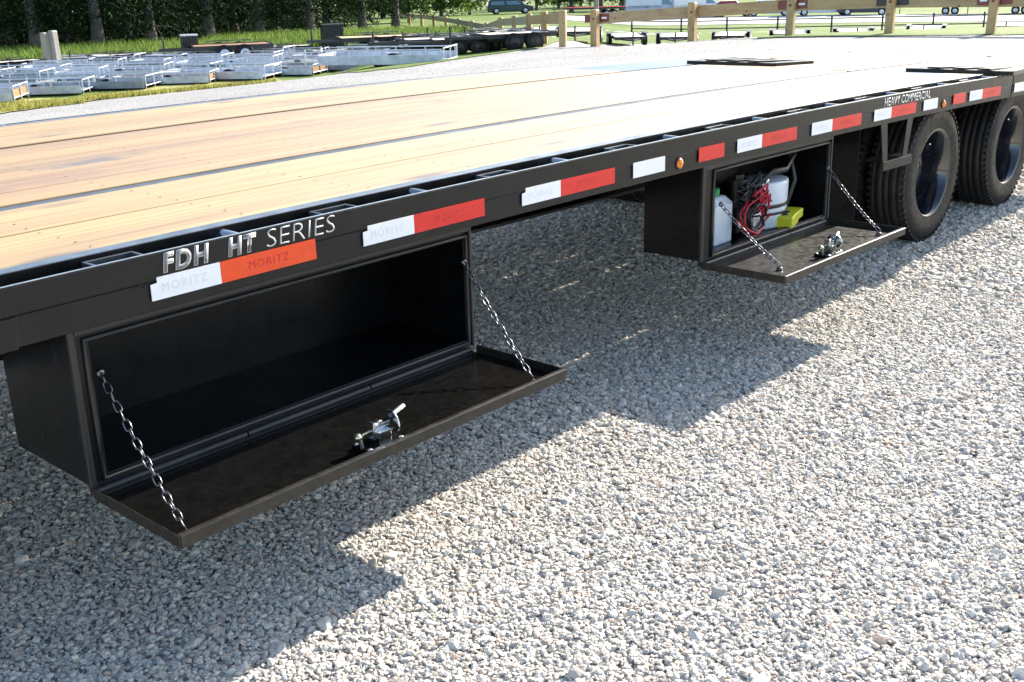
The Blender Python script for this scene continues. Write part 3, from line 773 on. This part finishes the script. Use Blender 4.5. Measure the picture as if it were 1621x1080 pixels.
MB().box(-.03, .035, -.035, -.01, .06, .10).lathe([(0, .012), (.03, .012), (.03, 0)], (-.02, -.03, .11), (.4, -1, .3), 10).box(.045, .07, -.03, -.01, .19, .215).build('connector', MT['zinc'], o, .002)
o = empty('control_pendant', (3.12, .128, zf)); o.rotation_euler = (0, 0, .25); tag(o, 'bright yellow handheld control box lying on the toolbox floor', 'controller')
MB().prism([(-.085, .0), (.02, .0), (.035, .018), (.11, .018), (.11, .058), (-.02, .058), (-.085, .05)], -.04, .04).build('housing', MT['yellow'], o, .006)
m = MB()
for k in range(2): m.lathe([(0, .012), (.006, .012), (.008, .008), (.008, 0)], (-.05+k*.04, 0, .055), (0, 0, 1), 12)
m.build('button', MT['blackcab'], o)

# ------------------------------------------------------------------ background: timber barrier
def post_mb(h, w):
    return MB().box(-w/2, w/2, -w/2, w/2, -.3, h-.03).add([(-w/2, -w/2, h-.03), (w/2, -w/2, h-.03), (w/2, w/2, h-.03), (-w/2, w/2, h-.03), (-w*.42, -w*.42, h), (w*.42, -w*.42, h), (w*.42, w*.42, h), (-w*.42, w*.42, h)], [(4, 5, 6, 7), (0, 1, 5, 4), (1, 2, 6, 5), (2, 3, 7, 6), (3, 0, 4, 7)])
FN = empty('timber_barrier', place(1259, 26.3)); tag(FN, 'low treated timber barrier of square posts with maroon reflectors at the gravel edge', 'barrier')
FP = [place(942, 28.2), None, None, None, place(1567, 25.2)]
FP = [FP[0].lerp(FP[4], t) for t in (0, .283, .54, .778, 1.0)]
FP.append(FP[4]+(FP[4]-FP[3]))
for p in FP: p.z = tz(p.x, p.y)
base = FN.location.copy(); PHT = .88
dirv = (FP[4]-FP[0]).normalized(); nrm = Vector((-dirv.y, dirv.x, 0))
if nrm.dot(Vector((CX, CY, 0))-FP[2]) < 0: nrm = -nrm      # towards the yard
pm_ = post_mb(PHT, .17).mesh('post', MT['post'])
rzf = math.atan2(dirv.y, dirv.x)
for p in FP:
    o = bpy.data.objects.new('post', pm_); C.objects.link(o); o.parent = FN; o.location = p-base; o.rotation_euler = (R.uniform(-.02, .02), R.uniform(-.02, .02), rzf)
    q = p-base+nrm*.088+Vector((0, 0, PHT-.22))
    MB().lathe([(0, .028), (.014, .028), (.018, .018), (.018, 0)], q, nrm, 12).build('bolt', MT['reflect'], FN)
for i, (a, b) in enumerate(zip(FP, FP[1:])):
    A = a-base-nrm*.115+Vector((0, 0, PHT-.22)); B = b-base-nrm*.115+Vector((0, 0, PHT-.22))
    MB().bar(A+dirv*.004, B-dirv*.004, .05, .26).build('board', MT['railwood'], FN, .006)
for i, p in enumerate(FP):
    if i == 1: continue
    for s in (-1, 1):
        c = p-base-nrm*.085+Vector((0, 0, PHT-.21))+dirv*s*.21
        o = MB().obox(c, dirv*.125, nrm*.006, Vector((0, 0, .095))).build('reflector', MT['reflect'] if i != 3 else MT['seal'], FN)
        if i != 3 and s == (1 if i < 4 else -1): MB().obox(c+nrm*.008, dirv*.07, nrm*.003, Vector((0, 0, .022))).build('reflector_stripe', MT['plastic_w'], o)
# return run of the barrier going away to the left
F2 = empty('timber_return_barrier', place(891, 28.6)); tag(F2, 'weathered timber barrier running away from the gravel edge towards the road', 'barrier')
b2 = F2.location.copy()
Q = [b2]+[place(u, d) for u, d in ((862, 32), (838, 36), (815, 41), (793, 46), (770, 52), (748, 58), (727, 64), (707, 70), (688, 76), (669, 82), (650, 88), (632, 94))]
for i, p in enumerate(Q):
    o = bpy.data.objects.new('post', pm_); C.objects.link(o); o.parent = F2; o.location = p-b2; o.rotation_euler = (0, 0, .5)
for i, (a, b) in enumerate(zip(Q, Q[1:])):
    MB().bar(a-b2+Vector((0, 0, PHT-.2)), b-b2+Vector((0, 0, PHT-.2)), .05, .26).build('board', MT['railwood'] if i < 2 else MT['greywood'], F2)
# wire fence beyond
WF = empty('rail_fence', place(1315, 78)); tag(WF, 'thin dark two-rail fence with slim posts on the lawn', 'fence')
b3 = WF.location.copy(); W_ = [place(u, 78+(1315-u)*.004) for u in (1000, 1078, 1150, 1230, 1315, 1395, 1475, 1555, 1640)]
for p in W_: MB().box(-.045, .045, -.045, .045, -.2, 1.15).build('post', MT['bgblack'], WF).location = p-b3
for a, b in zip(W_, W_[1:]):
    for hh in (.45, .95): MB().bar(a-b3+Vector((0, 0, hh)), b-b3+Vector((0, 0, hh)), .03, .07).build('rail', MT['bgblack'], WF)

# ------------------------------------------------------------------ background: aluminium utility trailers
def small_wheel(m, x, y, r=.26, w=.16, n=20):
    m.lathe([(-w/2, 0), (-w/2, r*.55), (-w/2, r*.96), (-w/2+.02, r), (w/2-.02, r), (w/2, r*.96), (w/2, r*.55), (w/2, 0)], (x, y, r), (0, 1, 0), n)
def alu_trailer(board=True, L=3.9, W=1.7):
    t = empty('utility_trailer'); AL = MT['alu'] if board < 2 else MT['dullgalv']
    for s in (-1, 1):
        MB().box(-L/2, L/2, s*W/2-.015, s*W/2+.015, .10, .40).build('side_panel', AL, t)
        m = MB().cyl((-L/2, s*W/2, .56), (L/2, s*W/2, .56), .022, 10)
        for k in range(5):
            xx = -L/2+.03+k*(L-.06)/4; m.cyl((xx, s*W/2, .14), (xx, s*W/2, .56), .016, 8)
        m.build('side_rail', MT['galv'], t)
        m = MB(); small_wheel(m, -.1, s*(W/2-.16), .17, .13); m.build('wheel', MT['tyre'], t)
        MB().box(-.32, .12, s*(W/2-.16)-.09, s*(W/2-.16)+.09, .36, .375).build('fender', MT['alu'], t)
    MB().box(-L/2, L/2, -W/2+.016, W/2-.016, .16, .19).build('deck', MT['wood_fl'] if board == 1 else MT['bgblack'] if board else MT['alu'], t)
    MB().box(-L/2-.015, -L/2, -W/2, W/2, .14, .44).build('front_panel', AL, t)
    m = MB()
    for k in range(3):
        yy = -W/2+.05+k*(W-.1)/2; m.cyl((L/2+.04, yy, .06), (L/2+.04, yy, .60), .022, 8)
    m.cyl((L/2+.04, -W/2+.05, .60), (L/2+.04, W/2-.05, .60), .022, 8); m.cyl((L/2+.04, -W/2+.05, .2), (L/2+.04, W/2-.05, .2), .022, 8)
    m.build('tail_gate', MT['galv'], t)
    if board == 1: MB().box(L/2+.0, L/2+.014, -W/2+.06, W/2-.06, .20, .48).build('gate_board', MT['wood_fl'], t)
    MB().bar((-L/2, -.4, .16), (-L/2-.9, 0, .18), .06, .08).bar((-L/2, .4, .16), (-L/2-.9, 0, .18), .06, .08).cyl((-L/2-.75, 0, .0), (-L/2-.75, 0, .55), .03, 8).build('tongue', MT['galv'], t)
    MB().box(-.12, -.05, -W/2+.1, W/2-.1, .1, .16).box(-L/2+.2, L/2-.2, -W/2+.2, -W/2+.26, .1, .16).box(-L/2+.2, L/2-.2, W/2-.26, W/2-.2, .1, .16).build('frame', MT['galv'], t)
    return t
protos = {1: alu_trailer(True), 0: alu_trailer(False), 2: alu_trailer(2)}; used = set()
ROW = [(-70, 165, 1, 1), (50, 151, 1, 0), (160, 141, 1, 2), (262, 133, 1, 1), (352, 126, 1, 0), (440, 119, 1, 1), (530, 112, 1, 2), (615, 104, 1, 0),
       (-10, 139, 2, 2), (90, 131, 2, 0), (185, 124, 2, 0), (275, 118, 2, 2), (365, 111, 2, 0), (450, 105, 2, 1), (535, 99, 2, 0), (610, 94, 2, 2),
       (-60, 131, 3, 0), (30, 125, 3, 2), (120, 118, 3, 0), (205, 112, 3, 2), (290, 107, 3, 0), (375, 101, 3, 2), (455, 96, 3, 0),
       (-20, 119, 4, 2), (70, 114, 4, 0), (155, 108, 4, 2), (235, 104, 4, 0), (315, 99, 4, 2), (400, 93, 4, 0)]
RN = {1: 'front row beside the dry verge', 2: 'second row behind the verge', 3: 'third row back', 4: 'rearmost row below the weeds'}
for i, (u, v, row, bd) in enumerate(ROW):
    o = protos[bd] if bd not in used else copy_tree(protos[bd]); used.add(bd)
    P_ = hit(u, v, 14); d = P_-Vector((CX, CY, P_.z)); vd = d.normalized(); rt_ = Vector((vd.y, -vd.x, 0))
    th = .36; a = rt_*math.cos(th)-vd*math.sin(th)
    o.location = P_; o.rotation_euler = (0, 0, math.atan2(a.y, a.x)+R.uniform(-.10, .10)); q = R.uniform(.78, .92); o.scale = (q, q, q*R.uniform(.8, 1.0))
    lab = {1: 'silver aluminium trailer with brown floor and boarded tail gate, ', 0: 'silver aluminium trailer with open tubular tail gate, ', 2: 'dull grey galvanised trailer with black floor, '}[bd]+RN[row]
    tag(o, lab, 'trailer', 'aluminium trailers parked in rows')

# ------------------------------------------------------------------ background: dark flat trailers
def flat_trailer(name, label, L, W, deck, group, wheels=2, H=.62, gate=False, rim='galv'):
    t = empty(name)
    MB().box(-L/2, L/2, -W/2+.04, W/2-.04, H-.03, H+.02).build('deck', deck, t)
    MB().box(-L/2, L/2, -W/2, -W/2+.035, H-.12, H+.05).box(-L/2, L/2, W/2-.035, W/2, H-.12, H+.05).box(-L/2-.04, -L/2, -W/2, W/2, H-.12, H+.05).box(L/2, L/2+.04, -W/2, W/2, H-.12, H+.05).build('frame', MT['bgblack'], t)
    for k in range(wheels):
        x = (k-(wheels-1)/2)*.78
        for s in (-1, 1):
            m = MB(); small_wheel(m, x, s*(W/2+.13), .35, .2, 24); w_ = m.build('wheel', MT['tyre'], t)
            MB().lathe([(0, .19), (.01, .17), (.0, .1), (.03, .06), (.03, 0)], (x, s*(W/2+.232), .35), (0, s, 0), 18).build('rim', MT[rim], w_)
    m = MB()
    for s in (-1, 1): m.box(-wheels*.45, wheels*.45, s*(W/2+.14)-.13, s*(W/2+.14)+.13, .74, .765)
    m.build('fender', MT['bgblack'], t)
    MB().bar((-L/2, -.5, H-.08), (-L/2-1.3, 0, H-.08), .07, .1).bar((-L/2, .5, H-.08), (-L/2-1.3, 0, H-.08), .07, .1).cyl((-L/2-1.1, .0, .0), (-L/2-1.1, 0, H+.35), .04, 10).build('tongue', MT['bgblack'], t)
    if gate:
        m = MB(); m.cyl((L/2+.05, -W/2, .6), (L/2+.05, -W/2, 1.7), .03, 8).cyl((L/2+.05, W/2, .6), (L/2+.05, W/2, 1.7), .03, 8)
        for k in range(5): m.cyl((L/2+.05, -W/2, .7+k*.24), (L/2+.05, W/2, .7+k*.24), .02, 6)
        m.build('ramp_gate', MT['bgblack'], t)
    tag(t, label, 'trailer', group); return t
def face(o, u, d, ang, dz=0):
    P_ = place(u, d); vd = (P_-Vector((CX, CY, P_.z))).normalized(); a = math.atan2(vd.y, vd.x)
    o.location = P_+Vector((0, 0, dz)); o.rotation_euler = (0, 0, a-math.pi/2+ang); return o
o = flat_trailer('flatbed_trailer', 'dark tandem trailer with a pale wood deck parked beside a slatted bin', 3.4, 2.0, MT['wood_y'], None); face(o, 603, 47, .15)
o = flat_trailer('flatbed_trailer', 'dark tandem trailer with brown boards parked behind the silver trailers', 3.0, 1.9, MT['wood_fl'], None); face(o, 365, 47, .1)
dk = flat_trailer('equipment_trailer', 'low black equipment trailer parked in a cluster behind the silver trailers', 2.6, 1.8, MT['pale_deck'], 'black trailers clustered behind the silver ones', rim='seal')
face(dk, 690, 32, .3); dk.scale = (.75,)*3
for u, d, a in ((738, 30.5, .1), (775, 31, -.2), (812, 30, .4), (655, 34, -.5), (708, 36, .8), (760, 35, -.4), (795, 36, .9), (580, 42, .5), (530, 45, -.3), (240, 47, .2), (455, 49, .2), (185, 47, .3), (130, 48, -.2), (10, 46, .4), (650, 51, .2)):
    o = face(copy_tree(dk), u, d, a); q = R.uniform(.6, .8); o.scale = (q, q, q*.9)
wt = flat_trailer('parked_trailer', 'black flat trailer with a pale deck parked in a line beyond the timber barrier', 4.2, 1.7, MT['pale_deck'], 'black trailers lined up beyond the timber barrier', 2, .58)
face(wt, 918, 56, 1.5)
for u, d in ((862, 56), (992, 58), (1072, 60), (1158, 60), (1250, 61), (1350, 62), (1465, 62), (1600, 62)):
    o = face(copy_tree(wt), u, d, 1.57+R.uniform(-.12, .12)); o.scale = (1, R.uniform(.8, 1), .85)

# ------------------------------------------------------------------ posts, bins
for u, h, w_, lab in ((71, 1.42, .22, 'shorter grey weathered timber post standing in the weeds'), (85, 1.48, .23, 'taller grey weathered timber post standing in the weeds')):
    p = place(u, 46); o = post_mb(h, w_).build('timber_post', MT['greywood'], None, .008); o.location = p; o.rotation_euler = (.03, -.04, .3); tag(o, lab, 'post', 'pair of timber posts in the weeds')
def bin_(u, d, w_, h, lab, lid):
    t = empty('slatted_bin', place(u, d)); t.rotation_euler = (0, 0, -.5); n = 7
    for k in range(n):
        q = -w_/2+(k+.5)*w_/n
        for a, b, sx, sy in ((q, -w_/2, w_/n*.36, .02), (q, w_/2, w_/n*.36, .02), (-w_/2, q, .02, w_/n*.36), (w_/2, q, .02, w_/n*.36)):
            MB().box(a-sx, a+sx, b-sy, b+sy, .05, h).build('slat', MT['bgblack'], t)
    MB().box(-w_/2+.03, w_/2-.03, -w_/2+.03, w_/2-.03, .03, h-.1).build('liner', MT['bgblack'], t)
    MB().box(-w_/2-.03, w_/2+.03, -w_/2-.03, w_/2+.03, h, h+.05).build('lid', lid, t)
    tag(t, lab, 'bin')
bin_(299, 48, .62, 1.0, 'dark slatted bin with a pale lid in front of the spruces', MT['galv'])
bin_(526, 52, .85, 1.05, 'wide dark slatted bin with grey top beside the tall weeds', MT['seal'])

# ------------------------------------------------------------------ trees
def conifer_mesh(seed, H=11., R0=2.9, n=6000, z0=1.9):
    rr = np.random.default_rng(seed)
    V = []; F = []
    nb = 150
    # boughs: drooping lines of small needle sprays
    for b in range(nb):
        f = (b+.5)/nb; z = z0+(H-z0)*f**1.15; L = R0*(1-f)**.8*rr.uniform(.7, 1.1)+.25; a = b*2.399+rr.uniform(-.3, .3)
        m = max(10, int(n/nb*(1.6-1.2*f)))
        t = rr.uniform(.12, 1, m)**.8
        side = rr.normal(0, .16, m)*L*.55
        px = np.cos(a)*t*L-np.sin(a)*side; py = np.sin(a)*t*L+np.cos(a)*side
        pz = z-.30*L*t**1.6+rr.normal(0, .07, m)-np.abs(side)*.25
        for x, y, zz in zip(px, py, pz):
            s = rr.uniform(.07, .17); d = rr.normal(0, 1, 3); d[2] = -abs(d[2])*.5-.25; d /= np.linalg.norm(d); e = np.cross(d, rr.normal(0, 1, 3)); e /= np.linalg.norm(e)+1e-6
            p = np.array([x, y, zz]); q = len(V)
            V += [tuple(p-e*s*.35), tuple(p+d*s*1.7), tuple(p+e*s*.35)]; F.append((q, q+1, q+2))
    me = bpy.data.meshes.new('crown'); me.from_pydata(V, [], F); me.materials.append(MT['needle']); me.update(); return me
def trunk_mesh(seed, H, r, limbs, mat):
    rr = random.Random(seed); m = MB(); pts = []; rad = []
    for k in range(9):
        f = k/8; pts.append((rr.uniform(-.05, .05)*f*3, rr.uniform(-.05, .05)*f*3, -.2+(H+.2)*f)); rad.append(r*(1-.9*f)*(1.35 if k == 0 else 1)+.015)
    m.tube(pts, rad, 12)
    for k in range(limbs):
        f = rr.uniform(.08, .9); a = rr.uniform(0, 6.28); z = H*f; L = (1-f)*2.2+.3
        m.tube([(0, 0, z), (math.cos(a)*L*.5, math.sin(a)*L*.5, z-.05*L), (math.cos(a)*L, math.sin(a)*L, z-.28*L)], [.035, .025, .01], 6)
    return m.mesh('trunk', mat)
CM = [conifer_mesh(s, z0=1.55) for s in (1, 2, 3)]; CB = [conifer_mesh(s, R0=3.6, n=9000, z0=.35) for s in (11, 12, 13)]; TM = [trunk_mesh(s, 10.8, .26, 26, MT['bark']) for s in (1, 2, 3)]
def put_tree(u, d, cm, tm, label, group, sc=1., name='spruce_tree', rz=None, cat='tree'):
    t = empty(name, place(u, d), R.uniform(0, 6.28) if rz is None else rz); t.scale = (sc,)*3
    for nm, me in (('crown', cm), ('trunk', tm)):
        o = bpy.data.objects.new(nm, me); C.objects.link(o); o.parent = t
    tag(t, label, cat, group)
SPL = 'dark spruce with bare grey trunk base in the front tree row behind the weeds'
SPL2 = 'dark spruce standing in deep shade behind the front tree row'
for i, (u, d) in enumerate(((-60, 59), (55, 58), (155, 58.5), (240, 60), (332, 63), (412, 66), (492, 68), (575, 72), (628, 75), (5, 66), (105, 66), (200, 67), (290, 70), (372, 73), (-120, 64), (-20, 74), (60, 75), (150, 76), (225, 78), (310, 80), (400, 84), (520, 82), (-60, 88), (15, 90), (95, 89), (185, 91), (345, 92), (435, 95), (470, 90))):
    put_tree(u, d, CM[i % 3] if i < 9 else CB[i % 3], TM[i % 3], SPL if i < 9 else SPL2, 'spruce row beyond the parked trailers' if i < 9 else 'spruces behind the front row', R.uniform(.95, 1.15))
def leafy_mesh(seed, H=6., R0=3., n=5000, z0=.2):
    rr = np.random.default_rng(seed); V = []; F = []
    cl = [(rr.normal(0, R0*.42, 2), rr.uniform(z0+.5, H), rr.uniform(.6, 1.25)) for _ in range(46)]
    for (c, cz_, r) in cl:
        m = n//46
        P_ = rr.normal(0, 1, (m, 3)); P_ /= np.linalg.norm(P_, axis=1)[:, None]; P_ *= (r*rr.uniform(.55, 1.0, (m, 1)))
        for p in P_:
            p = p*np.array([1, 1, .75])+np.array([c[0], c[1], cz_])
            s = rr.uniform(.09, .2); d = rr.normal(0, 1, 3); d /= np.linalg.norm(d); e = np.cross(d, rr.normal(0, 1, 3)); e /= np.linalg.norm(e)+1e-6; q = len(V)
            V += [tuple(p-d*s), tuple(p+e*s*.6), tuple(p+d*s), tuple(p-e*s*.6)]; F.append((q, q+1, q+2, q+3))
    me = bpy.data.meshes.new('crown'); me.from_pydata(V, [], F); me.materials.append(MT['leaf']); me.update(); return me
LM = [leafy_mesh(s) for s in (5, 6)]; LT = trunk_mesh(9, 5.5, .16, 14, MT['bark'])
for i, (u, d, sc) in enumerate(((650, 96, 1.), (700, 118, 1.1), (745, 122, 1.), (790, 150, 1.3), (850, 140, 1.2), (885, 150, 1.1), (272, 110, 1.), (560, 105, 1.), (920, 160, 1.2), (610, 120, 1.2))):
    put_tree(u, d, LM[i % 2], LT, 'bright green bushy tree in the sunlit hedge line behind', 'green trees in the hedge line', sc, 'bushy_tree')
for i, (u, d, sc) in enumerate(((950, 130, 1.2), (985, 134, 1.3), (905, 128, .9), (1030, 150, 1.2))):
    put_tree(u, d, CM[i % 3], TM[i % 3], 'tall dark spruce standing across the road behind the barrier', 'spruces across the road', sc, 'spruce_tree')

# ------------------------------------------------------------------ tall weeds
def blades(name, label, spots, n, h0, h1, mat, w_=.03):
    V = []; F = []; rr = random.Random(4)
    for k in range(n):
        (ua, ub, da, db) = spots[k % len(spots)]
        p = place(rr.uniform(ua, ub), rr.uniform(da, db))
        h = rr.uniform(h0, h1); a = rr.uniform(0, 6.28); l = rr.uniform(.1, .45)*h; ww = w_*rr.uniform(.6, 1.4)
        dx, dy = math.cos(a), math.sin(a); q = len(V)
        V += [(p.x-dy*ww, p.y+dx*ww, p.z), (p.x+dy*ww, p.y-dx*ww, p.z), (p.x+dx*l*.4+dy*ww*.7, p.y+dy*l*.4-dx*ww*.7, p.z+h*.6), (p.x+dx*l*.4-dy*ww*.7, p.y+dy*l*.4+dx*ww*.7, p.z+h*.6), (p.x+dx*l, p.y+dy*l, p.z+h)]
        F += [(q, q+1, q+2, q+3), (q+3, q+2, q+4)]
    me = bpy.data.meshes.new(name); me.from_pydata(V, [], F); me.materials.append(mat); me.update()
    o = bpy.data.objects.new(name, me); C.objects.link(o); tag(o, label, 'grass', kind='stuff')
blades('tall_weeds', 'tall green weeds growing along the tree row', [(-120, 330, 49, 58), (330, 560, 52, 66), (560, 750, 52, 66)], 34000, .15, .62, MT['weed'], .028)
blades('dry_grass', 'short dry olive grass along the gravel edge', [(-100, 120, 25.4, 34), (120, 300, 27, 35), (300, 430, 28, 36)], 20000, .05, .14, MT['dry'], .02)

# ------------------------------------------------------------------ vehicles across the road
def car(name, label, L, W, H, col, u, d, ang, van=False, cargo=None):
    t = empty(name); h0 = .28
    sh = H*.56
    body = [(-L/2, h0+.12), (-L/2+.05, h0), (L/2-.05, h0), (L/2, h0+.12), (L/2-.02, sh*.82), (L/2-.75, sh), (-L/2+.1, sh+.02), (-L/2, sh*.9)]
    MB().prism(body, -W/2, W/2).build('body', col, t, .06)
    x0, x1, x2, x3 = (-L/2+.06, -L/2+.3, L*.14, L*.31) if van else (-L*.38, -L*.24, L*.10, L*.27)
    cab = MB(); a, b = W/2-.03, W/2-.2
    cab.add([(x0, -a, sh), (x3, -a, sh), (x3, a, sh), (x0, a, sh), (x1, -b, H), (x2, -b, H), (x2, b, H), (x1, b, H)], [(4, 5, 6, 7), (0, 1, 5, 4), (1, 2, 6, 5), (2, 3, 7, 6), (3, 0, 4, 7)])
    cab.build('cabin', col, t, .05)
    def win(p0, p1, q1, q0):
        return MB().add([p0, p1, q1, q0], [(0, 1, 2, 3)])
    for s in (-1, 1):
        n_ = 2
        for k in range(n_):
            fa, fb = k/n_+.04, (k+1)/n_-.04
            def P_(f, g): 
                xb = x0+.15+(x3-.2-x0-.15)*f; xt = x1+.08+(x2-.1-x1-.08)*f
                return (xb+(xt-xb)*g, s*((a+(b-a)*g)+.012), sh+.04+(H-.1-sh-.04)*g)
            m = win(P_(fa, 0), P_(fb, 0), P_(fb, 1), P_(fa, 1)); o = m.build('side_window', MT['glass'], t); o.modifiers.new('s', 'SOLIDIFY').thickness = .012
    m = win((x3+.01, -a+.12, sh+.05), (x3+.01, a-.12, sh+.05), (x2+.03, b-.05, H-.07), (x2+.03, -b+.05, H-.07)); o = m.build('windscreen', MT['glass'], t); o.modifiers.new('s', 'SOLIDIFY').thickness = .012
    m = win((x0-.01, -a+.12, sh+.05), (x0-.01, a-.12, sh+.05), (x1-.03, b-.05, H-.07), (x1-.03, -b+.05, H-.07)); o = m.build('rear_window', MT['glass'], t); o.modifiers.new('s', 'SOLIDIFY').thickness = .012
    for x in (-L*.31, L*.32):
        for s in (-1, 1):
            m = MB(); small_wheel(m, x, s*(W/2-.09), .34, .22, 24); w_ = m.build('wheel', MT['tyre'], t)
            MB().lathe([(0, .21), (.012, .19), (.0, .1), (.02, .0)], (x, s*(W/2+.022), .34), (0, s, 0), 18).build('rim', MT['galv'], w_)
    for s in (-1, 1):
        MB().obox((L/2-.06, s*(W/2-.25), sh*.74), (.05, 0, 0), (0, .17, 0), (0, 0, .07)).build('headlight', MT['plastic_w'], t)
        MB().obox((-L/2+.01, s*(W/2-.18), sh*.8), (.03, 0, 0), (0, .1, 0), (0, 0, .13)).build('tail_light', MT['red'], t)
    if cargo:
        MB().box(-L/2+.0, L*.05, -W/2, W/2, sh*.75, cargo[0]).build('cargo_box', cargo[1], t, .03)
    tag(t, label, 'car' if not cargo else 'truck'); return face(t, u, d, ang)
car('parked_car', 'dark teal people carrier parked by the hedge line beyond the barrier', 4.9, 1.9, 1.62, car_paint('teal_paint', (.012, .05, .07)), 808, 122, .12, van=True)
car('box_truck', 'pale blue-grey box truck parked across the road', 6.2, 2.2, 2.3, car_paint('bluegrey', (.42, .5, .58)), 1040, 113, .1, cargo=(3.0, car_paint('palebox', (.6, .66, .72))))
car('box_truck', 'white box truck with plain body parked across the road', 5.6, 2.2, 2.3, car_paint('white_p', (.75, .75, .75)), 1108, 113, .2, cargo=(2.9, car_paint('whitebox', (.78, .78, .8))))
car('parked_car', 'maroon car parked across the road between the white trucks', 4.6, 1.8, 1.5, car_paint('maroon', (.2, .015, .03)), 1155, 113, .1)
car('parked_car', 'silver car parked across the road behind the timber barrier', 4.6, 1.8, 1.5, car_paint('silver_p', (.45, .48, .52)), 1215, 113, .05)
car('box_truck', 'white cab truck with navy box parked across the road', 5.8, 2.2, 2.2, car_paint('white2', (.75, .75, .75)), 1300, 113, .1, cargo=(2.6, car_paint('navybox', (.02, .03, .07))))
car('parked_car', 'navy sport utility car parked across the road near the pole', 4.8, 1.9, 1.7, car_paint('navy', (.012, .02, .05)), 1365, 112, .0, van=True)
rt_ = flat_trailer('long_trailer', 'long red flat trailer parked across the road behind the barrier', 9.0, 2.2, MT['red'], None, 2, .9); face(rt_, 965, 116, .1)
for u, lab in ((1500, 'long dark trailer with white deck parked across the road by navy car'), (1610, 'long dark trailer with white deck at the far end of the road row')):
    lt = flat_trailer('long_trailer', lab, 6.5, 2.2, MT['pale_deck'], None, 2, .9); face(lt, u, 112, .0)
pl = MB().tube([(0, 0, -.3), (0, 0, 9)], [.14, .1], 12).build('utility_pole', MT['greywood']); pl.location = place(944, 62); tag(pl, 'slim grey utility pole behind the timber barrier', 'pole')
